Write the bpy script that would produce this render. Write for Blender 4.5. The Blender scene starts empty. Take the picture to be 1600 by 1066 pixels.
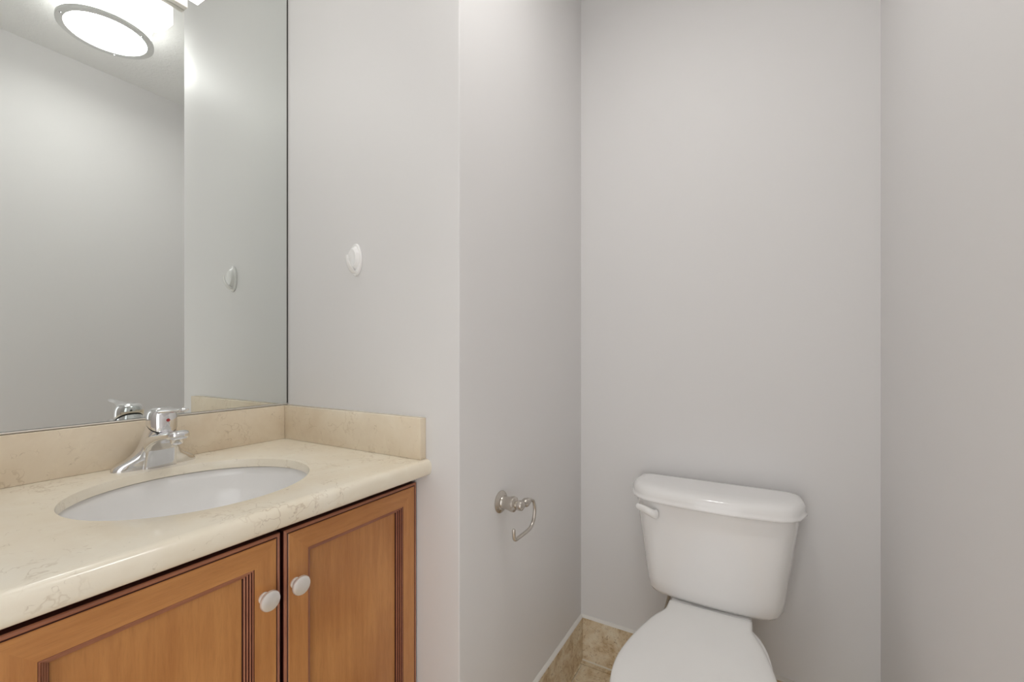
import bpy, bmesh, math, random
from mathutils import Vector, Matrix, noise
random.seed(4)
C = bpy.context.scene.collection
SC = bpy.context.scene
PI = math.pi
SHADE_E, DRUM_E, WORLD_E = 4.0, 24.0, 1.6      # vanity shades, ceiling lamp, fill light through the added doorway
# ------------------------------------------------------------------ camera, world, exposure
CAM_H = 1.195
cam = bpy.data.cameras.new('camera'); camo = bpy.data.objects.new('camera', cam); C.objects.link(camo)
camo.location = (0, 0, CAM_H); camo.rotation_euler = (PI/2, 0, 0.5249)
cam.sensor_fit = 'HORIZONTAL'; cam.sensor_width = 36; cam.lens = 683/1600*36; cam.shift_y = 18.5/1600
cam.clip_start = 0.01
SC.camera = camo
w = bpy.data.worlds.new('world'); SC.world = w; w.use_nodes = True
w.node_tree.nodes['Background'].inputs[0].default_value = (1, 1, 1, 1)
w.node_tree.nodes['Background'].inputs[1].default_value = WORLD_E
SC.view_settings.view_transform = 'Standard'; SC.view_settings.look = 'None'
SC.view_settings.gamma = 1; SC.view_settings.use_curve_mapping = False
SC.view_settings.exposure = 0.10


# ------------------------------------------------------------------ room measures
XM = -1.291      # mirror face
XW = -1.297      # wall behind the mirror
D = 0.832        # wall with the hook
XC = -0.6258     # return wall beside the toilet
DB = 1.622       # wall behind the toilet
XR = 0.288       # right wall
YN = -0.40       # wall with the added fill-light doorway, just behind the camera
ZT = 2.603       # ceiling
ZC = 0.9324      # counter top

# ------------------------------------------------------------------ materials
class NT:
    def __init__(s, name):
        s.m = bpy.data.materials.new(name); s.m.use_nodes = True
        s.t = s.m.node_tree; s.b = s.t.nodes['Principled BSDF']
    def n(s, typ, **kw):
        nd = s.t.nodes.new(typ)
        for k, v in kw.items():
            if k.startswith('i_'):
                key = k[2:]; nd.inputs[int(key) if key.isdigit() else key.replace('_', ' ')].default_value = v
            else: setattr(nd, k, v)
        return nd
    def l(s, a, b): s.t.links.new(a, b)
    def coord(s, scale=(1, 1, 1)):
        tc = s.n('ShaderNodeTexCoord'); mp = s.n('ShaderNodeMapping'); mp.inputs['Scale'].default_value = scale
        s.l(tc.outputs['Object'], mp.inputs['Vector']); return mp.outputs['Vector']
    def noise(s, vec, scale, detail=4, rough=.5, dist=0):
        nd = s.n('ShaderNodeTexNoise'); s.l(vec, nd.inputs['Vector'])
        nd.inputs['Scale'].default_value = scale; nd.inputs['Detail'].default_value = detail
        nd.inputs['Roughness'].default_value = rough; nd.inputs['Distortion'].default_value = dist
        return nd
    def ramp(s, fac, stops):
        r = s.n('ShaderNodeValToRGB'); s.l(fac, r.inputs['Fac'])
        e = r.color_ramp.elements
        while len(e) < len(stops): e.new(.5)
        for k, (p, c) in enumerate(stops):
            e[k].position = p; e[k].color = (*c, 1) if len(c) == 3 else c
        return r.outputs['Color']
    def mix(s, fac, a, b, mode='MIX'):
        m = s.n('ShaderNodeMix', data_type='RGBA', blend_type=mode)
        for sock, v in ((m.inputs[0], fac), (m.inputs[6], a), (m.inputs[7], b)):
            if hasattr(v, 'links'): s.l(v, sock)
            elif isinstance(v, (int, float)): sock.default_value = v
            else: sock.default_value = (*v, 1)
        return m.outputs[2]
    def bump(s, h, strength=.1, dist=.001):
        b = s.n('ShaderNodeBump'); b.inputs['Strength'].default_value = strength; b.inputs['Distance'].default_value = dist
        s.l(h, b.inputs['Height']); s.l(b.outputs[0], s.b.inputs['Normal'])
    def set(s, **kw):
        for k, v in kw.items():
            k = k.replace('_', ' ')
            inp = s.b.inputs[k]
            if hasattr(v, 'links'): s.l(v, inp)
            else: inp.default_value = (*v, 1) if isinstance(v, tuple) and len(v) == 3 else v
        return s.m

def lin(r, g, b):
    f = lambda c: (c/255/12.92) if c/255 <= .04045 else ((c/255+.055)/1.055)**2.4
    return (f(r), f(g), f(b))

def m_plain(name, col, rough=.5, metal=0, **kw):
    t = NT(name); v = t.coord()
    n = t.noise(v, 9, 3)
    c = t.mix(n.outputs['Fac'], tuple(x*.97 for x in col), tuple(min(1, x*1.03) for x in col))
    return t.set(Base_Color=c, Roughness=rough, Metallic=metal, **kw)

def m_wall():
    t = NT('grey_wall_paint'); v = t.coord()
    n = t.noise(v, 2.2, 3); c = t.mix(n.outputs['Fac'], WALL_A, WALL_B)
    f = t.noise(v, 260, 3, .6); g = t.noise(v, 14, 3, .5)
    h = t.mix(.75, f.outputs['Fac'], g.outputs['Fac'])
    t.bump(h, .12, .0012)
    return t.set(Base_Color=c, Roughness=.5, Specular_IOR_Level=.3)
WALL_A, WALL_B = (.778, .763, .756), (.795, .780, .773)

def m_ceiling():
    t = NT('textured_white_ceiling_paint'); v = t.coord()
    n = t.noise(v, 55, 5, .6, .6); t.bump(n.outputs['Fac'], .6, .004)
    return t.set(Base_Color=(.88, .875, .86), Roughness=.8)

def m_marble(name='cream_marble', a=(.88, .79, .635), b=(.94, .875, .745), vein=(.46, .33, .20)):
    t = NT(name); v = t.coord()
    n1 = t.noise(v, 5, 6, .6, .8)
    base = t.mix(t.ramp(n1.outputs['Fac'], [(.32, (0, 0, 0)), (.68, (1, 1, 1))]), a, b)
    n2 = t.noise(v, 24, 5, .65, .5)
    base = t.mix(t.ramp(n2.outputs['Fac'], [(.55, (0, 0, 0)), (.8, (.35, .35, .35))]), base, tuple(min(1, x*1.12) for x in b))
    # thin wandering veins: warped voronoi edges, kept only in patches
    wn = t.noise(v, 11, 4, .6)
    sub = t.n('ShaderNodeVectorMath', operation='SCALE'); t.l(wn.outputs['Color'], sub.inputs[0]); sub.inputs['Scale'].default_value = .16
    ad = t.n('ShaderNodeVectorMath', operation='ADD'); t.l(v, ad.inputs[0]); t.l(sub.outputs[0], ad.inputs[1])
    vo = t.n('ShaderNodeTexVoronoi', feature='DISTANCE_TO_EDGE'); t.l(ad.outputs[0], vo.inputs['Vector']); vo.inputs['Scale'].default_value = 17
    line = t.ramp(vo.outputs['Distance'], [(0, (1, 1, 1)), (.035, (0, 0, 0))])
    mk = t.noise(v, 9, 3, .5); mask = t.ramp(mk.outputs['Fac'], [(.50, (0, 0, 0)), (.64, (.42, .42, .42))])
    mm = t.mix(1.0, line, mask, 'MULTIPLY')
    base = t.mix(mm, base, vein)
    # short hairline fissures
    vo3 = t.n('ShaderNodeTexVoronoi', feature='DISTANCE_TO_EDGE'); mp3 = t.n('ShaderNodeMapping'); t.l(ad.outputs[0], mp3.inputs['Vector'])
    mp3.inputs['Scale'].default_value = (1, 2.6, 1.4); mp3.inputs['Rotation'].default_value = (.3, .2, .7); t.l(mp3.outputs[0], vo3.inputs['Vector']); vo3.inputs['Scale'].default_value = 19
    mk3 = t.noise(v, 31, 3, .5); m3 = t.ramp(mk3.outputs['Fac'], [(.60, (0, 0, 0)), (.66, (.45, .45, .45))])
    base = t.mix(t.mix(1.0, t.ramp(vo3.outputs['Distance'], [(0, (1, 1, 1)), (.028, (0, 0, 0))]), m3, 'MULTIPLY'), base, tuple(x*.75 for x in vein))
    # small white calcite specks
    v2 = t.n('ShaderNodeTexVoronoi'); t.l(ad.outputs[0], v2.inputs['Vector']); v2.inputs['Scale'].default_value = 42
    sp = t.ramp(v2.outputs['Distance'], [(0, (1, 1, 1)), (.12, (0, 0, 0))])
    mk2 = t.noise(v, 13, 2); sm = t.ramp(mk2.outputs['Fac'], [(.56, (0, 0, 0)), (.66, (.6, .6, .6))])
    base = t.mix(t.mix(1.0, sp, sm, 'MULTIPLY'), base, (.88, .84, .76))
    return t.set(Base_Color=base, Roughness=.16, Specular_IOR_Level=.5)

def m_tile():
    t = NT('travertine_tile'); v = t.coord()
    n1 = t.noise(v, 13, 7, .7, .6); n2 = t.noise(v, 75, 6, .75, .8)
    c = t.ramp(n1.outputs['Fac'], [(.34, (.52, .35, .17)), (.5, (.76, .63, .44)), (.66, (.88, .80, .64))])
    c = t.mix(t.ramp(n2.outputs['Fac'], [(.5, (0, 0, 0)), (.75, (.6, .6, .6))]), c, (.72, .64, .50))
    c = t.mix(t.ramp(n2.outputs['Fac'], [(.34, (.8, .8, .8)), (.46, (0, 0, 0))]), c, (.34, .20, .09))
    t.bump(n2.outputs['Fac'], .3, .001)
    return t.set(Base_Color=c, Roughness=.4)

def m_wood(name, stretch, a=(.63, .29, .095), b=(.44, .17, .048)):
    t = NT(name); v = t.coord(stretch); v0 = t.coord()
    n1 = t.noise(v, 9, 6, .6, .35); n0 = t.noise(v0, 4, 3, .5)
    f = t.mix(.6, n1.outputs['Fac'], n0.outputs['Fac'])
    c = t.mix(t.ramp(f, [(.36, (0, 0, 0)), (.62, (1, 1, 1))]), b, a)
    nf = t.noise(v, 60, 4, .6)
    c = t.mix(t.ramp(nf.outputs['Fac'], [(.5, (0, 0, 0)), (.85, (.28, .28, .28))]), c, (.24, .09, .025))
    t.bump(nf.outputs['Fac'], .04, .0005)
    return t.set(Base_Color=c, Roughness=.32, Coat_Weight=.25, Coat_Roughness=.2)

def m_emit(name, strength, col=(1, .988, .968)):
    t = NT(name); v = t.coord(); n = t.noise(v, 3, 2)
    c = t.mix(n.outputs['Fac'], col, tuple(min(1, x*1.01) for x in col))
    t.set(Base_Color=(.85, .85, .84), Roughness=.35, Emission_Color=c, Emission_Strength=strength)
    return t.m

M = dict(
    wall=m_wall(), ceiling=m_ceiling(), marble=m_marble(), tile=m_tile(),
    splash=m_marble('shaded_cream_marble', (.76, .635, .475), (.86, .76, .605), (.46, .33, .20)),  # cream counter marble, darkened to paint the shade on the upright splashes
    wood_v=m_wood('maple_vertical_grain', (8, 8, .7)), wood_h=m_wood('maple_horizontal_grain', (8, .7, 8)),
    bead=m_wood('glazed_bead', (8, 2, 2), (.46, .185, .10), (.30, .105, .06)),
    glaze=m_plain('dark_red_glaze', (.055, .012, .008), .4),
    inside=m_plain('shade_darkened_frame', (.035, .010, .007), .6),  # frame wood darkened to paint the shade in the gap above the doors
    porcelain=m_plain('white_porcelain', (.95, .938, .925), .12, 0, Coat_Weight=.4, Coat_Roughness=.05),
    seatp=m_plain('white_seat_plastic', (.92, .91, .89), .22),
    plastic=m_plain('white_plastic', (.92, .91, .895), .25),
    caulk=m_plain('white_caulk', (.80, .77, .72), .5),
    grout=m_plain('pale_grout', (.76, .70, .59), .8),
    chrome=m_plain('chrome', (.80, .80, .81), .07, 1),
    nickel=m_plain('brushed_nickel', (.60, .56, .51), .26, 1),
    satin=m_plain('satin_nickel_knob', (.92, .895, .87), .36, .7),
    steel=m_plain('grey_lamp_metal', (.74, .74, .73), .35, .3),
    plate=m_plain('satin_lamp_plate', (.80, .76, .70), .35, .3),
    black=m_plain('black_rubber', (.02, .02, .02), .5),
    red=m_plain('red_button', (.45, .03, .03), .3),
    edge=m_plain('dark_mirror_edge', (.07, .065, .06), .5),
    door=m_plain('white_door_paint', (.78, .77, .74), .35),
    hose=m_plain('braided_hose', (.50, .48, .45), .35, .8),
    shade=m_emit('lit_frosted_shade', SHADE_E), drum=m_emit('lit_drum_diffuser', DRUM_E),
    drumside=m_emit('lit_drum_side', 5.5),
)
t = NT('silvered_mirror'); vv = t.coord(); nn = t.noise(vv, 1.5, 2)
M['mirror'] = t.set(Base_Color=t.mix(nn.outputs['Fac'], (.80, .828, .808), (.805, .833, .813)), Metallic=1.0, Roughness=0.0)

# ------------------------------------------------------------------ mesh helpers
def obj(name, bm, mats, parent=None, smooth=35, recalc=True):
    if recalc: bmesh.ops.recalc_face_normals(bm, faces=bm.faces)
    me = bpy.data.meshes.new(name); bm.to_mesh(me); bm.free()
    for m in (mats if isinstance(mats, (list, tuple)) else [mats]): me.materials.append(m)
    if smooth:
        me.polygons.foreach_set('use_smooth', [True]*len(me.polygons))
        me.set_sharp_from_angle(angle=math.radians(smooth))
    o = bpy.data.objects.new(name, me); C.objects.link(o)
    if parent:
        o.parent = parent
        top = parent
        while top.parent: top = top.parent
        if parent.parent is None: o.location = (-parent.location.x, -parent.location.y, -parent.location.z)
    return o
def tag(o, label=None, cat=None, group=None, kind=None):
    for k, v in (('label', label), ('category', cat), ('group', group), ('kind', kind)):
        if v: o[k] = v
    return o
def thing(name, label, cat, loc, group=None):
    o = bpy.data.objects.new(name, None); C.objects.link(o); o.location = loc; o.empty_display_size = .05
    return tag(o, label, cat, group)
def struct(name, bm, m, smooth=35): return tag(obj(name, bm, m, None, smooth), kind='structure')
def box(bm, x0, x1, y0, y1, z0, z1, bev=0, seg=2, mi=0):
    r = bmesh.ops.create_cube(bm, size=1)
    for v in r['verts']:
        v.co = Vector(((x0+x1)/2+v.co.x*(x1-x0), (y0+y1)/2+v.co.y*(y1-y0), (z0+z1)/2+v.co.z*(z1-z0)))
    fs = {f for v in r['verts'] for f in v.link_faces}
    for f in fs: f.material_index = mi
    if bev:
        es = {e for f in fs for e in f.edges}
        bmesh.ops.bevel(bm, geom=list(es), offset=bev, segments=seg, profile=.5, affect='EDGES')
    return bm
def B(*a, **k): return box(bmesh.new(), *a, **k)
def loft(bm, rings, closed=True, cap0=True, cap1=True, mi=0, loop=False):
    vs = [[bm.verts.new(p) for p in r] for r in rings]
    n = len(vs[0]); pairs = list(zip(vs, vs[1:])) + ([(vs[-1], vs[0])] if loop else [])
    for a, b in pairs:
        for k in range(n if closed else n-1):
            j = (k+1) % n
            f = bm.faces.new((a[k], a[j], b[j], b[k])); f.material_index = mi
    if closed and not loop:
        if cap0: bm.faces.new(vs[0][::-1]).material_index = mi
        if cap1: bm.faces.new(vs[-1]).material_index = mi
    return bm
def lathe(bm, prof, mat4=Matrix(), n=32, mi=0):
    """profile [(r, h)] turned about local z, first and last points may sit on the axis"""
    rings = []
    for r, h in prof:
        rings.append([mat4 @ Vector((max(r, 1e-5)*math.cos(2*PI*k/n), max(r, 1e-5)*math.sin(2*PI*k/n), h)) for k in range(n)])
    return loft(bm, rings, mi=mi)
def tube(bm, pts, rad, n=14, mi=0, capr=True):
    pts = [Vector(p) for p in pts]; rings = []; up = None
    rads = rad if isinstance(rad, (list, tuple)) else [rad]*len(pts)
    for k, p in enumerate(pts):
        d = (pts[min(k+1, len(pts)-1)]-pts[max(k-1, 0)]).normalized()
        if up is None: up = d.orthogonal().normalized()
        up = (up-d*up.dot(d)).normalized(); s = d.cross(up)
        rings.append([p+(up*math.cos(2*PI*j/n)+s*math.sin(2*PI*j/n))*rads[k] for j in range(n)])
    if capr:
        d = (pts[0]-pts[1]).normalized(); c = pts[0]
        rings.insert(0, [c+(q-c)*.6+d*rads[0]*.7 for q in rings[0]])
        d = (pts[-1]-pts[-2]).normalized(); c = pts[-1]
        rings.append([c+(q-c)*.6+d*rads[-1]*.7 for q in rings[-1]])
    return loft(bm, rings, mi=mi)
def spline(pts, n=8):
    P = [Vector(p) for p in pts]; out = []
    for k in range(len(P)-1):
        p0, p1, p2, p3 = P[max(k-1, 0)], P[k], P[k+1], P[min(k+2, len(P)-1)]
        for j in range(n):
            t = j/n
            out.append(.5*((2*p1)+(p2-p0)*t+(2*p0-5*p1+4*p2-p3)*t*t+(3*p1-p0-3*p2+p3)*t**3))
    return out+[P[-1]]
def sgn(v, e): return math.copysign(abs(v)**e, v)
def superell(cx, cy, z, a, b, n=2.5, N=48):
    return [Vector((cx+a*sgn(math.cos(2*PI*k/N), 2/n), cy+b*sgn(math.sin(2*PI*k/N), 2/n), z)) for k in range(N)]
def axis_mat(origin, direction):
    return Matrix.Translation(origin) @ Vector(direction).to_track_quat('Z', 'Y').to_matrix().to_4x4()

# ------------------------------------------------------------------ the setting
T = .10
struct('floor', B(XW-T, XR+T, YN-T, DB+T, -.12, -.004), M['grout'])
# travertine floor tiles, one surface with grout gaps
bm = bmesh.new(); TS = .33; x = XC+.018-TS*3
while x < XR:
    y = DB-.035-TS
    while y > YN-TS:
        a0, a1, b0, b1 = max(x+.002, XW), min(x+TS-.002, XR), max(y+.002, YN), min(y+TS-.002, DB)
        parts = [(a0, a1, b0, b1)]
        if b1 > D and a0 < XC:       # tiles cut around the wall corner
            parts = [(a0, min(a1, XC), b0, min(b1, D))] + ([(XC, a1, b0, b1)] if a1 > XC else [])
        for q0, q1, r0, r1 in parts:
            if q1-q0 > .012 and r1-r0 > .012: box(bm, q0, q1, r0, r1, -.004, 0)
        y -= TS
    x += TS
y0 = DB-.033
box(bm, XC+.002, XR, DB-.032, DB, -.004, -.0005)
struct('trim_1', bm, M['tile'], None)['label'] = 'travertine floor tiles'
struct('ceiling', B(XW-T, XR+T, YN-T, DB+T, ZT, ZT+.1), M['ceiling'])
struct('wall_left', B(XW-T, XW, YN-T, D, 0, ZT), M['wall'])
struct('wall_middle', B(XW-T, XC-T, D, D+T, 0, ZT), M['wall'])
bm = B(XC-T, XC, D, DB, 0, ZT)
es = [e for e in bm.edges if all(abs(v.co.x-XC) < 1e-5 and abs(v.co.y-D) < 1e-5 for v in e.verts)]
bmesh.ops.bevel(bm, geom=es, offset=.003, segments=3, profile=.5, affect='EDGES')
struct('wall_return', bm, M['wall'])
struct('wall_back', B(XC-T, XR+T, DB, DB+T, 0, ZT), M['wall'])
bm = B(XR, XR+T, YN-T, DB, 0, ZT)
struct('wall_right', bm, M['wall'])
DX0, DX1, DZ = -.58, .22, 2.04     # unseen doorway, added for fill light
bm = B(XW, DX0, YN-T, YN, 0, ZT); box(bm, DX1, XR, YN-T, YN, 0, ZT); box(bm, DX0, DX1, YN-T, YN, DZ, ZT)
struct('wall_near', bm, M['wall'])
# tile baseboards with a caulk line on top
BT, BH = .010, .164
def baseboard(name, x0, x1, y0, y1):
    o = struct(name, B(x0, x1, y0, y1, 0, BH, .001, 1), M['tile'])
    return o
for nm, r in dict(baseboard_return=(XC, XC+BT, D+.001, DB), baseboard_back=(XC+BT, XR-BT, DB-BT, DB), baseboard_right=(XR-BT, XR, YN+BT, DB),
                  baseboard_middle=(-.775, XC-.001, D-BT, D), baseboard_near=(XW, -.73, YN, YN+BT), baseboard_left=(XW, XW+BT, YN+BT, .10)).items():
    baseboard(nm, *r)
# caulk bead above the alcove baseboards (slightly wavy)
def caulk_run(name, p0, p1, nrm, hgt=.0075, dep=.011):
    p0, p1, nrm = Vector(p0), Vector(p1), Vector(nrm); rings = []
    n = int((p1-p0).length/.012)
    for k in range(n+1):
        p = p0.lerp(p1, k/n); j = 1+.22*noise.noise(p*38)
        rings.append([p+Vector((0, 0, 0)), p+nrm*dep, p+nrm*dep*.92+Vector((0, 0, hgt*.25*j)), p+nrm*dep*.45+Vector((0, 0, hgt*.7*j)), p+Vector((0, 0, hgt*j))])
    return struct(name, loft(bmesh.new(), rings), M['caulk'])
caulk_run('trim_2', (XC, D+.002, BH), (XC, DB, BH), (1, 0, 0))
caulk_run('trim_3', (XC+.002, DB, BH), (XR, DB, BH), (0, -1, 0))
# grout fillet between baseboard and floor
struct('trim_4', loft(bmesh.new(), [[Vector((xx, DB-BT, 0)), Vector((xx, DB-BT-.004, 0)), Vector((xx, DB-BT, .003))] for xx in (XC+BT, XR-BT)]), M['grout'])
# unseen doorway behind the camera, added to let in fill light, with casing
bm = bmesh.new(); box(bm, DX0-.06, DX0, YN, YN+.018, 0, DZ+.06, .003); box(bm, DX1, DX1+.06, YN, YN+.018, 0, DZ+.06, .003); box(bm, DX0, DX1, YN, YN+.018, DZ, DZ+.06, .003)
struct('trim_5', bm, M['door'])

# ------------------------------------------------------------------ mirror
mi = thing('wall_mirror', 'large frameless wall mirror above the marble backsplash', 'mirror', (XW, .37, 1.04))
MY0, MY1, MZ0, MZ1 = -.10, .8275, 1.0395, 2.42
obj('mirror_glass', B(XW+.001, XM, MY0, MY1, MZ0, MZ1), M['mirror'], mi, None)
bm = bmesh.new(); box(bm, XW+.001, XM+.0006, MY1, D-.0005, MZ0, MZ1)
o = obj('edge_gap', bm, M['edge'], mi, None); o['label'] = 'dark mirror edge against the side wall'
bm = bmesh.new(); box(bm, XW+.001, XM+.0035, MY0, MY1, 1.0352, 1.0385, .0008, 1)
o = obj('bottom_channel', bm, M['plate'], mi, None)

# ------------------------------------------------------------------ vanity cabinet
XF = -.756; CY0, CY1 = .1185, .8305; CB = .892
cab = thing('vanity_cabinet', 'honey brown glazed wood vanity cabinet under the marble countertop', 'cabinet', ((XW+XF)/2, .475, 0))
bm = bmesh.new(); th = .016
box(bm, XW+.001, XF-.042, CY0, CY0+th, .0, CB-.001); box(bm, XW+.001, XF-.042, CY1-th, CY1, 0, CB-.001)
box(bm, XW+.001, XF-.042, CY0+th, CY1-th, .10, .116); box(bm, XW+.001, XW+.007, CY0+th, CY1-th, .116, CB-.001)
obj('carcass', bm, M['wood_v'], cab)
bm = bmesh.new()
FX0, FX1 = XF-.042, XF-.0222
box(bm, FX0, FX1, CY0, CY0+.03, .10, CB-.001); box(bm, FX0, FX1, CY1-.03, CY1, .10, CB-.001)
box(bm, FX0, FX1, CY0+.03, CY1-.03, .855, CB-.001); box(bm, FX0, FX1, CY0+.03, CY1-.03, .10, .13); box(bm, FX0, FX1, .462, .490, .13, .855)
obj('face_frame', bm, M['inside'], cab)
obj('toe_kick', B(XF-.11, XF-.095, CY0+th, CY1-th, 0, .10), M['inside'], cab)
bm = B(XF-.019, XF-.006, CY1+.0002, D-.0002, .10, CB-.001)
o = obj('caulk_strip', bm, M['caulk'], cab); o['label'] = 'pale caulk line between cabinet and wall'

def door_mesh(y0, y1, z0, z1):
    """mitred frame: profile (inset u, depth w behind the face, material after this point)"""
    # materials: 0 vertical grain 1 horizontal grain 2 bead 3 glaze colour, also on the outer edge sides
    prof = [(0, .0220, 3), (0, .0032, 2), (.0012, .0012, 2), (.0035, .0002, 2), (.0058, .0012, 3), (.0066, .0022, 3), (.0078, .0010, -1),
            (.0092, 0, -1), (.0470, 0, 3), (.0474, .0014, 2), (.0482, .0008, 2), (.0500, .0014, 3), (.0503, .0042, 2), (.0512, .0034, 2), (.0530, .0044, 3), (.0533, .0076, 2),
            (.0542, .0068, 2), (.0560, .0078, 3), (.0563, .0108, 2), (.0572, .0102, 2), (.0592, .0114, 3), (.0596, .0148, 3), (.0606, .0150, 0), (.0622, .0154, 0)]
    bm = bmesh.new(); rings = []
    for u, w_, m_ in prof:
        rings.append([bm.verts.new((XF-w_, y, z)) for y, z in ((y0+u, z0+u), (y1-u, z0+u), (y1-u, z1-u), (y0+u, z1-u))])
    for k in range(len(prof)-1):
        m_ = prof[k][2]
        for j in range(4):
            f = bm.faces.new((rings[k][j], rings[k][(j+1) % 4], rings[k+1][(j+1) % 4], rings[k+1][j]))
            f.material_index = (1 if j in (0, 2) else 0) if m_ == -1 else m_
    f = bm.faces.new(rings[0]); f.material_index = 0
    return bm, prof[-1]
def knob(parent, y, z, nm='knob'):
    bm = bmesh.new()
    lathe(bm, [(0, -.0005), (.0095, -.0005), (.0098, .002), (.0070, .0035), (.0062, .0060), (.0064, .0095), (.0090, .0125), (.0155, .0150), (.0172, .0172), (.0174, .0195),
               (.0164, .0218), (.0135, .0232), (.0070, .0240), (0, .0242)], axis_mat((XF, y, z), (1, 0, 0)), 40)
    o = obj('knob', bm, M['satin'], parent); return o
for y0, y1, ky in ((.1215, .4735, .4425), (.4805, .8285, .5010)):
    bm, last = door_mesh(y0, y1, .115, .8705)
    dr = obj('door', bm, [M['wood_v'], M['wood_h'], M['bead'], M['glaze']], cab, 30)
    u, w_ = last[0], last[1]
    pb = bmesh.new(); box(pb, XF-.0215, XF-w_+.0001, y0+u, y1-u, .115+u, .8705-u)
    p = obj('door_panel', pb, M['wood_v'], dr)
    k = knob(dr, ky, .768); k['label'] = 'round satin nickel knob'

# ------------------------------------------------------------------ countertop and splashes
CF, CL = -.7105, .100
ctr = thing('marble_countertop', 'cream marble vanity countertop with rounded front edge and oval sink cutout', 'countertop', (-1.0, .466, CB))
SX, SY, SA, SB = -.990, .450, .205, .190   # sink centre and half axes along y and x
bm = bmesh.new(); N = 96; RR = .0202
xb, xf = XW+.0005, CF-RR; yl, yr = CL, D-.0003
def rect_hit(a):
    dx, dy = math.cos(a), math.sin(a); t = 1e9
    if dx > 1e-9: t = min(t, (xf-SX)/dx)
    if dx < -1e-9: t = min(t, (xb-SX)/dx)
    if dy > 1e-9: t = min(t, (yr-SY)/dy)
    if dy < -1e-9: t = min(t, (yl-SY)/dy)
    return SX+dx*t, SY+dy*t
angs = [2*PI*k/N for k in range(N)]
for cx_, cy_ in ((xf, yr), (xf, yl), (xb, yr), (xb, yl)):
    a = math.atan2(cy_-SY, cx_-SX) % (2*PI)
    k = min(range(len(angs)), key=lambda q: abs(angs[q]-a)); angs[k] = a
ell = lambda a, ins, z: Vector((SX+(SB+ins)*math.cos(math.atan2(math.sin(a)*SB, math.cos(a)*SA)), SY+(SA+ins)*math.sin(math.atan2(math.sin(a)*SB, math.cos(a)*SA)), z))
def rr(z): return [Vector((*rect_hit(a), z)) for a in angs]
zb = ZC-.020
rings = [rr(zb), [ell(a, 0, zb) for a in angs], [ell(a, 0, ZC-.0015) for a in angs], [ell(a, .0006, ZC-.0004) for a in angs], [ell(a, .002, ZC) for a in angs], rr(ZC)]
loft(bm, rings, cap0=False, cap1=False)
loft(bm, [rr(ZC), rr(zb)], cap0=False, cap1=False)
# built-up rounded front edge
edge = []
for k in range(17):
    a = PI/2-PI*k/16; edge.append((xf+(CF-xf)*sgn(math.cos(a), .72), (ZC+CB)/2+(ZC-CB)/2*sgn(math.sin(a), .72)))
edge += [(xf-.045, CB), (xf-.045, zb-.0001), (xf-.0, zb-.0001)]
loft(bm, [[Vector((x, y, z)) for x, z in edge] for y in (yl, yr)])
obj('counter_slab', bm, M['marble'], ctr, 30)
SPH = ZC+.1018
bs = B(XW+.0005, -1.2746, CL, D-.0212, ZC+.0002, SPH, .0014, 2)
o = obj('backsplash', bs, M['splash'], ctr); o['label'] = 'marble backsplash strip below the mirror'
ss = B(XM+.0002, -.728, D-.0210, D-.0002, ZC+.0002, SPH, .0014, 2)
o = obj('side_splash', ss, M['splash'], ctr); o['label'] = 'marble side splash against the side wall'
o = obj('caulk_bead', B(XM, -.729, D-.004, D-.0002, SPH, SPH+.0018, .0006, 1), M['caulk'], ctr)

# ------------------------------------------------------------------ undermount sink
sk = thing('undermount_sink', 'white oval undermount sink set into the marble countertop', 'sink', (SX, SY, zb-.15))
bm = bmesh.new(); rings = []; NN = 64
def sell(s_, z, extra=0): return [Vector((SX+((SB+.006)*s_+extra)*math.cos(2*PI*k/NN), SY+((SA+.006)*s_+extra)*math.sin(2*PI*k/NN), z)) for k in range(NN)]
prof = [(1.0, -.0032), (.992, -.020), (.975, -.045), (.94, -.075), (.87, -.105), (.74, -.128), (.55, -.142), (.30, -.149), (.11, -.1515)]
for s_, z in prof: rings.append(sell(s_, zb+z))
for s_, z in prof[::-1]: rings.append(sell(s_, zb+z-.004*(1 if s_ < .8 else .3), .010))
rings.append(sell(1.0, zb-.012, .022)); rings.append(sell(1.0, zb-.0025, .022)); rings.append(sell(1.0, zb-.0025, .001))
loft(bm, rings, cap0=False, cap1=False, loop=True)
obj('bowl', bm, M['porcelain'], sk, 50)
bm = bmesh.new(); lathe(bm, [(0, 0), (.014, 0), (.016, .002), (.021, .004), (.024, .003), (.024, -.004), (.018, -.03), (0, -.03)], Matrix.Translation((SX, SY, zb-.153)))
o = obj('drain', bm, M['chrome'], sk)

# ------------------------------------------------------------------ faucet
FY, FX = .467, -1.236
fau = thing('faucet', 'chrome single-lever faucet with a red dot behind the sink', 'faucet', (FX, FY, ZC))
bm = bmesh.new(); rings = []
for z, ax, ay, ox, n in ((0, .0245, .0815, .002, 2.3), (.004, .0245, .0812, .002, 2.3), (.009, .0245, .0790, .002, 2.3), (.014, .0245, .0725, .003, 2.4), (.019, .0245, .0635, .005, 2.5), (.025, .0245, .0540, .007, 2.6),
                     (.033, .0250, .0450, .008, 2.8), (.043, .0260, .0385, .0125, 3.0), (.056, .0270, .0340, .018, 3.0), (.070, .0265, .0312, .0235, 2.8), (.085, .0262, .0288, .029, 2.5), (.0948, .0262, .0270, .033, 2.2)):
    rings.append(superell(FX+ox, FY, ZC+z, ax, ay, n, 56))
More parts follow.
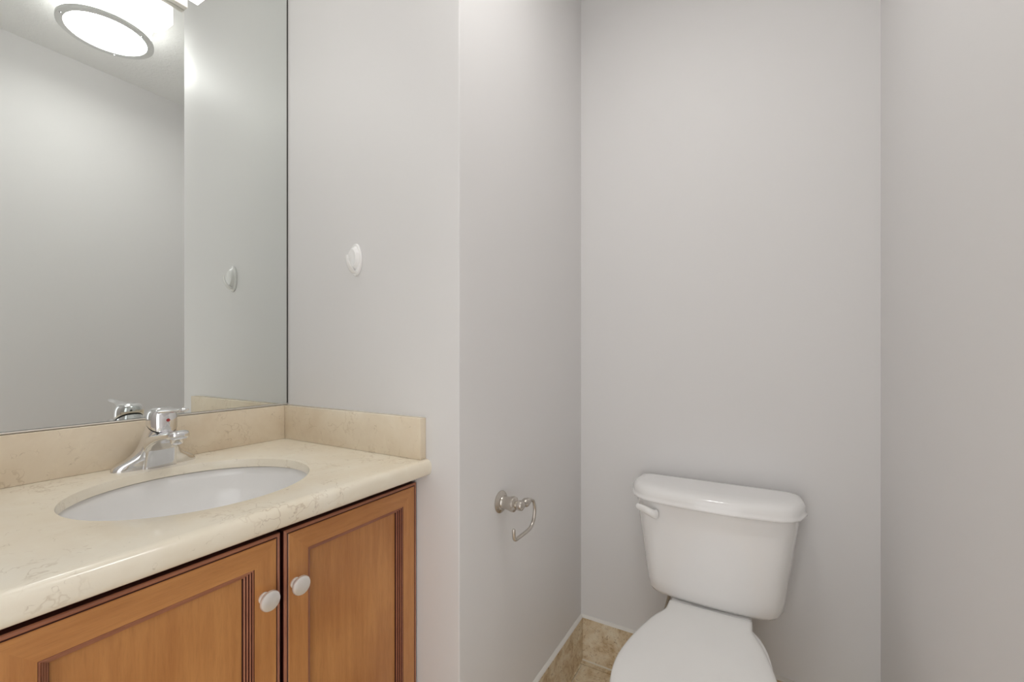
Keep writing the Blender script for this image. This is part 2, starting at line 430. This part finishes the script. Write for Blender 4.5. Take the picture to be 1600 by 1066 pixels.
# the top cut is tilted forward
for j, e_ in ((-1, .60), (-2, .36), (-3, .14)):
    for q in rings[j]: q.z += -(q.x-FX-.033)*e_
loft(bm, rings)
rings = [superell(cx_, FY, ZC+z, a_, b_, 5.5, 56) for z, cx_, a_, b_ in ((0, -1.2200, .0205, .0325), (.003, -1.2200, .0203, .0322), (.020, -1.2180, .0200, .0305), (.040, -1.2150, .0200, .0290), (.058, -1.2110, .0200, .0280))]
loft(bm, rings)
obj('faucet_body', bm, M['chrome'], fau, 50)
# spout: lofted sections growing out of the full body width, flat on top
bm = bmesh.new(); rings = []
for x, zt, zb_, hy in ((.010, .072, .018, .0330), (.030, .076, .028, .0335), (.042, .0790, .0420, .0325), (.056, .0815, .0530, .0300), (.074, .0850, .0620, .0268), (.092, .0882, .0680, .0242), (.108, .0902, .0708, .0222), (.119, .0905, .0715, .0190), (.1260, .0885, .0730, .0130), (.1285, .0845, .0765, .006)):
    zc_, hz = (zt+zb_)/2, (zt-zb_)/2
    rings.append([Vector((FX+x, FY+hy*sgn(math.cos(a), .5), ZC+zc_+hz*sgn(math.sin(a), .7))) for a in [2*PI*k/40 for k in range(40)]])
loft(bm, rings)
obj('spout', bm, M['chrome'], fau, 60)
bm = bmesh.new(); lathe(bm, [(0, -.002), (.0100, -.002), (.0118, .0), (.0122, .003), (.0124, .012), (0, .014)], Matrix.Translation((FX+.105, FY, ZC+.0620)))
obj('aerator', bm, M['chrome'], fau)
# black seam ring between body and handle
def tilt(r, n, dz, e=.60, N=56): return [Vector((FX+.034+r*sgn(math.cos(2*PI*k/N), 2/n), FY+r*1.05*sgn(math.sin(2*PI*k/N), 2/n), ZC+dz-(r*sgn(math.cos(2*PI*k/N), 2/n))*e)) for k in range(N)]
bm = bmesh.new(); loft(bm, [tilt(.0255, 2.1, .0930), tilt(.0255, 2.1, .0990)])
obj('seam_ring', bm, M['black'], fau, 60)
# handle: dome cap over a slanted collar, with a lever
hd_b = bmesh.new()
rings = [tilt(.0266, 2.1, .0980), tilt(.0272, 2.1, .0986), tilt(.0275, 2.1, .104, .52), tilt(.0276, 2.1, .112, .36), tilt(.0270, 2.1, .120, .22), tilt(.0256, 2.1, .1265, .12), tilt(.0228, 2.05, .1318, .06), tilt(.0180, 2, .1352, .02), tilt(.0105, 2, .1372, 0), tilt(.001, 2, .1380, 0)]
loft(hd_b, rings)
hd = obj('handle', hd_b, M['chrome'], fau, 60)
bm = bmesh.new(); rings = []
for x, z, hy, hz in ((.036, .1265, .0170, .0090), (.052, .1290, .0175, .0085), (.066, .1308, .0160, .0072), (.082, .1325, .0125, .0056), (.098, .1340, .0100, .0048), (.118, .1360, .0096, .0047), (.134, .1380, .0100, .0045), (.1430, .1392, .0078, .0034), (.1460, .1395, .003, .0014)):
    rings.append([Vector((FX+x, FY+hy*math.cos(a), ZC+z+hz*math.sin(a))) for a in [2*PI*k/24 for k in range(24)]])
loft(bm, rings); obj('lever', bm, M['chrome'], hd, 60)
# added grey wedge imitates a reflection; red dot on the front of the handle
HX = FX+.034+.0274
bm = bmesh.new(); loft(bm, [[Vector((HX-.003, FY-w_-.0006, ZC+z)), Vector((HX+.0008-d_, FY-w_-.0006, ZC+z)), Vector((HX+.0008, FY, ZC+z)), Vector((HX+.0008-d_, FY+w_+.0006, ZC+z)), Vector((HX-.003, FY+w_+.0006, ZC+z))] for z, w_, d_ in ((.1040, 0, 0), (.0960, .0035, .0004), (.0890, .0075, .0010))])
o = obj('reflection_wedge', bm, M['steel'], hd)
bm = bmesh.new(); lathe(bm, [(0, 0), (.0036, 0), (.0036, .0014), (.0024, .0022), (0, .0024)], axis_mat((HX-.0008, FY+.0015, ZC+.1095), (1, 0, .10)), 20)
o = obj('button', bm, M['red'], hd); o['label'] = 'small red hot-water dot'

# ------------------------------------------------------------------ wall hook
hk = thing('wall_hook', 'small white oval plastic hook on the grey wall right of the mirror', 'hook', (-.981, D, 1.452))
def oval(cx, z0, a, b, y, N=48): return [Vector((cx+a*math.cos(2*PI*k/N), y, z0+b*math.sin(2*PI*k/N))) for k in range(N)]
bm = bmesh.new(); loft(bm, [oval(-.979, 1.452, .0225, .0445, D-.0005), oval(-.979, 1.452, .0225, .0445, D-.004), oval(-.979, 1.452, .0212, .0430, D-.0062), oval(-.979, 1.452, .0185, .040, D-.0068)])
obj('back_plate', bm, M['plastic'], hk)
bm = bmesh.new(); loft(bm, [oval(-.979, 1.456, .0185, .0330, D-.006), oval(-.980, 1.455, .0180, .0290, D-.0120), oval(-.980, 1.4545, .0172, .0265, D-.0160), oval(-.980, 1.4545, .0155, .0245, D-.0172), oval(-.980, 1.4545, .0130, .0215, D-.0166), oval(-.980, 1.4545, .0060, .012, D-.0162)])
obj('raised_boss', bm, M['plastic'], hk)
bm = bmesh.new()
pth = spline([(-.979, D-.003, 1.4170), (-.979, D-.0120, 1.4180), (-.979, D-.0215, 1.4265), (-.979, D-.0285, 1.4380), (-.979, D-.0320, 1.4490), (-.979, D-.0335, 1.4600)], 6)
rings = []
for k, p in enumerate(pth):
    u = k/(len(pth)-1); w_ = .0115*(1-u)+.0042*u; d = (pth[min(k+1, len(pth)-1)]-pth[max(k-1, 0)]).normalized(); nrm = Vector((1, 0, 0)).cross(d); th_ = .0034-.0016*u
    rings.append([p+Vector((w_*math.cos(a), 0, 0))+nrm*th_*math.sin(a) for a in [2*PI*j/20 for j in range(20)]])
loft(bm, rings); obj('prong', bm, M['plastic'], hk, 60)

# ------------------------------------------------------------------ toilet paper holder
ph = thing('toilet_paper_holder', 'empty brushed nickel toilet paper hook holder on the return wall', 'toilet paper holder', (XC, 1.016, .789))
PY, PZ = 1.016, .789
bm = bmesh.new(); lathe(bm, [(0, 0), (.0290, 0), (.0300, .0015), (.0300, .0040), (.0282, .0062), (.0250, .0075), (.0236, .0095), (.0222, .0105), (.0195, .0112), (0, .0112)], axis_mat((XC, PY, PZ), (1, 0, 0)), 40)
obj('flange', bm, M['nickel'], ph)
bm = bmesh.new(); lathe(bm, [(0, .010), (.0185, .0105), (.0168, .014), (.0165, .020), (.0175, .028), (.0200, .036), (.0208, .042), (.0196, .0465), (.0150, .0495), (.0105, .0515), (.0120, .0545), (.0135, .0585), (.0138, .0635), (.0120, .0695), (.0060, .0740), (0, .0750)], axis_mat((XC, PY, PZ), (1, 0, 0)), 36)
obj('post', bm, M['nickel'], ph)
XP = XC+.0625
bm = bmesh.new(); lathe(bm, [(0, 0), (.0090, .001), (.0085, .012), (.0068, .016), (.0085, .019), (.0115, .023), (.0120, .028), (.0100, .032), (.0070, .034), (.0082, .037), (.0092, .040), (.0080, .044), (.0050, .047), (0, .048)], axis_mat((XP, PY+.004, PZ-.001), (0, 1, 0)), 28)
obj('finial', bm, M['nickel'], ph)
bm = bmesh.new()
tube(bm, spline([(XP, PY+.046, PZ-.001), (XP, PY+.060, PZ-.002), (XP, PY+.0755, PZ-.010), (XP, PY+.0835, PZ-.026), (XP, PY+.0840, PZ-.046), (XP, PY+.0775, PZ-.064), (XP, PY+.062, PZ-.0775), (XP, PY+.040, PZ-.0815),
                 (XP, PY-.005, PZ-.0822), (XP, PY-.024, PZ-.0815), (XP, PY-.0315, PZ-.076), (XP, PY-.0335, PZ-.064), (XP, PY-.0338, PZ-.054)], 6), .0049, 16)
obj('hook_bar', bm, M['nickel'], ph, 60)

# ------------------------------------------------------------------ toilet
TX = -.146
tl = thing('toilet', 'white two-piece toilet with closed lid in the alcove', 'toilet', (TX, 1.25, 0))
def tank_ring(z, hw, yb, yf, bow, rc=.05, N=14):
    """outline seen from above: straight back, rounded corners, bowed front"""
    pts = []
    nb = 10
    corners = []
    # front from left to right, bowed
    for k in range(25):
        u = k/24*2-1
        e = max(0, (abs(u)*hw-(hw-rc)))/rc
        y = yf+bow*(u*u) + rc*(1-math.sqrt(max(0, 1-min(1, e)**2)))
        pts.append(Vector((TX+hw*u, y, z)))
    for k in range(1, 7):
        u = k/6; rb = rc*.4; a = u*PI/2
        pts.append(Vector((TX+hw-rb+rb*math.cos(a), yb-rb+rb*math.sin(a), z)))
    for k in range(6):
        u = k/6; rb = rc*.4; a = PI/2+u*PI/2
        pts.append(Vector((TX-hw+rb+rb*math.cos(a), yb-rb+rb*math.sin(a), z)))
    return pts
bm = bmesh.new(); rings = []
YB = DB-.022
for z, hw, yf, bow, rc in ((.4195, .150, 1.478, .010, .040), (.4190, .172, 1.458, .014, .045), (.4230, .186, 1.444, .018, .048), (.436, .1935, 1.434, .021, .050), (.470, .1985, 1.431, .023, .050),
                           (.540, .2080, 1.427, .026, .050), (.620, .2190, 1.424, .030, .050), (.700, .2300, 1.421, .033, .050), (.728, .2330, 1.420, .034, .050)):
    rings.append(tank_ring(z, hw, YB, yf, bow, rc))
loft(bm, rings); obj('tank', bm, M['porcelain'], tl, 60)
bm = bmesh.new(); rings = []
for z, g in ((.7215, -.004), (.7225, .0165), (.7250, .0188), (.7290, .0190), (.7315, .0175), (.7330, .0165), (.7400, .0160), (.7500, .0145), (.7570, .0105), (.7620, .0040), (.7655, -.0060), (.7675, -.020), (.7684, -.042)):
    rings.append(tank_ring(z, .2330+g, YB+min(g, .010)*.6, 1.420-g, .034, .072+g*.5))
loft(bm, rings); obj('tank_lid', bm, M['porcelain'], tl, 60)
# flush handle at the left of the tank front
bm = bmesh.new()
hp = spline([(-.2960, 1.4290, .6840), (-.3050, 1.4180, .6860), (-.3200, 1.4140, .6935), (-.3380, 1.4170, .6985), (-.3620, 1.4265, .7000)], 6); rings = []
for k, p in enumerate(hp):
    u = k/(len(hp)-1); d = (hp[min(k+1, len(hp)-1)]-hp[max(k-1, 0)]).normalized(); hz = .0155*(1-u)+.0100*u; hy = .0100*(1-u)+.0060*u
    s_ = Vector((0, 0, 1)); n_ = d.cross(s_).normalized()
    e = (.45 if k in (0, len(hp)-1) else .8 if k in (1, len(hp)-2) else 1)
    rings.append([p+s_*hz*e*math.sin(a)+n_*hy*e*math.cos(a) for a in [2*PI*j/20 for j in range(20)]])
loft(bm, rings); o = obj('flush_handle', bm, M['plastic'], tl, 60)
# bowl with pedestal
def egg(z, hw, yb, yf, N=56, sq=2.3, off=0):
    """horizontal section, round front (low y), squarer back"""
    ym = yf+hw*1.05; pts = []
    for k in range(N):
        a = 2*PI*k/N; c_, s_ = math.cos(a), math.sin(a)
        if s_ < 0: pts.append(Vector((TX+off+hw*c_, ym+(ym-yf)*s_, z)))
        else: pts.append(Vector((TX+off+hw*sgn(c_, 2/sq), ym+(yb-ym)*sgn(s_, 2/sq), z)))
    return pts
bm = bmesh.new(); rings = []
for z, hw, yb, yf, sq in ((0, .105, 1.50, 1.11, 3), (.02, .105, 1.50, 1.11, 3), (.06, .096, 1.49, 1.12, 3), (.14, .094, 1.48, 1.10, 3), (.20, .106, 1.48, 1.06, 3), (.26, .130, 1.48, .995, 3), (.31, .152, 1.48, .955, 3), (.35, .166, 1.48, .935, 3), (.380, .172, 1.48, .925, 3.0), (.392, .170, 1.48, .928, 3), (.395, .160, 1.47, .94, 3)):
    rings.append(egg(z, hw, yb, yf, 56, sq))
loft(bm, rings); obj('bowl', bm, M['porcelain'], tl, 60)
bm = B(TX-.112, TX+.112, 1.44, 1.585, .34, .4180, .008, 3); obj('tank_deck', bm, M['porcelain'], tl)
def seat_outline(z, g=0, top=False):
    half = [(.1150, 1.4400), (.1160, 1.4050), (.1180, 1.3860), (.1270, 1.3620), (.1390, 1.3350), (.1500, 1.3000), (.1620, 1.2550), (.1730, 1.2050), (.1815, 1.1500), (.1850, 1.1000), (.1810, 1.0450), (.1680, .9950), (.1450, .9530), (.1120, .9220), (.0650, .9030), (0, .8970)]
    kx, ky = 1-g/.185, 1-g/.27; yc = 1.17
    P = spline([(x*kx, yc+(y-yc)*ky, 0) for x, y in half], 3)
    right = [Vector((TX+max(p.x, 0), p.y, z)) for p in P]; left = [Vector((TX-p.x, p.y, z)) for p in P[::-1][1:]]
    return right+left
bm = bmesh.new(); loft(bm, [seat_outline(.3965, .012), seat_outline(.397, .004), seat_outline(.400, 0), seat_outline(.4065, 0), seat_outline(.4085, .003)])
obj('seat', bm, M['seatp'], tl, 60)
bm = bmesh.new(); loft(bm, [seat_outline(.4095, .008), seat_outline(.4100, .0035), seat_outline(.4130, .0012), seat_outline(.4180, .0022), seat_outline(.4215, .006), seat_outline(.4238, .014), seat_outline(.4250, .030), seat_outline(.4254, .070), seat_outline(.4256, .120), seat_outline(.4257, .165)])
obj('seat_lid', bm, M['seatp'], tl, 60)
# water supply line behind the left of the bowl
bm = bmesh.new(); lathe(bm, [(0, 0), (.026, 0), (.027, .003), (.014, .008), (.010, .012), (.010, .030), (0, .030)], axis_mat((-.315, DB, .20), (0, -1, 0)), 24)
tube(bm, [(-.315, DB-.030, .20), (-.315, DB-.050, .20)], .011)
vl = obj('shutoff_valve', bm, M['chrome'], tl)
bm = bmesh.new(); tube(bm, spline([(-.315, DB-.045, .205), (-.312, DB-.045, .26), (-.292, DB-.055, .33), (-.278, DB-.075, .39), (-.277, DB-.085, .426)], 6), .0055)
o = obj('supply_hose', bm, M['hose'], vl, 60)

# ------------------------------------------------------------------ vanity light on the mirror
vl = thing('vanity_light', 'lit bathroom bar light with white glass shades above the mirror', 'wall light', (XM, .29, 2.06))
obj('back_plate', B(XM, XM+.0163, .030, .5510, 2.0750, 2.185, .002, 2), M['plate'], vl)
for y1 in (.5510, .3700, .1890):
    y0 = y1-.150
    bm = bmesh.new(); x0, x1, ch = XM+.065, XM+.150, .022
    outl = [(x0, y0), (x0, y1), (x1-ch, y1), (x1, y1-ch), (x1, y0+ch), (x1-ch, y0)]
    loft(bm, [[Vector((x, y, z)) for x, y in outl] for z in (2.063, 2.175)])
    obj('glass_shade', bm, M['shade'], vl)
    obj('shade_arm', B(XM+.016, XM+.0655, (y0+y1)/2-.012, (y0+y1)/2+.012, 2.11, 2.134, .002, 1), M['plate'], vl)

# ------------------------------------------------------------------ ceiling drum light
LX, LY, LZ, LR = -.242, .720, 2.500, .150
cl = thing('ceiling_light', 'round flush ceiling lamp with lit white diffuser, seen in the mirror', 'ceiling light', (LX, LY, ZT))
bm = bmesh.new(); lathe(bm, [(0, LZ+.006), (.125, LZ+.004), (.1325, LZ+.003), (.1325, LZ+.010), (0, LZ+.011)], Matrix.Translation((LX, LY, 0)), 64)
obj('diffuser', bm, M['drum'], cl, 60)
def ring(z0, z1, r0, r1):
    rings = [[Vector((LX+r*math.cos(2*PI*k/72), LY+r*math.sin(2*PI*k/72), z)) for k in range(72)] for r, z in ((r0, z0+.001), (r0+.001, z0), (r1-.001, z0), (r1, z0+.001), (r1, z1), (r0, z1))]
    return loft(bmesh.new(), rings, cap0=False, cap1=False, loop=True)
obj('lower_ring', ring(LZ, LZ+.012, .127, LR), M['steel'], cl)
obj('upper_ring', ring(ZT-.016, ZT-.002, .131, LR), M['steel'], cl)
bm = bmesh.new(); rings = [[Vector((LX+r*math.cos(2*PI*k/72), LY+r*math.sin(2*PI*k/72), z)) for k in range(72)] for r, z in ((.141, LZ+.012), (.141, ZT-.016), (.137, ZT-.016), (.137, LZ+.012))]
obj('drum_side', loft(bm, rings, cap0=False, cap1=False, loop=True), M['drumside'], cl)
for a in (PI*.15, PI*.82, PI*1.48):
    bm = bmesh.new(); lathe(bm, [(0, -.005), (.003, -.004), (.004, -.001), (.004, .0005), (0, .0005)], Matrix.Translation((LX+.1405*math.cos(a), LY+.1405*math.sin(a), LZ)), 14)
    obj('screw', bm, M['chrome'], cl)
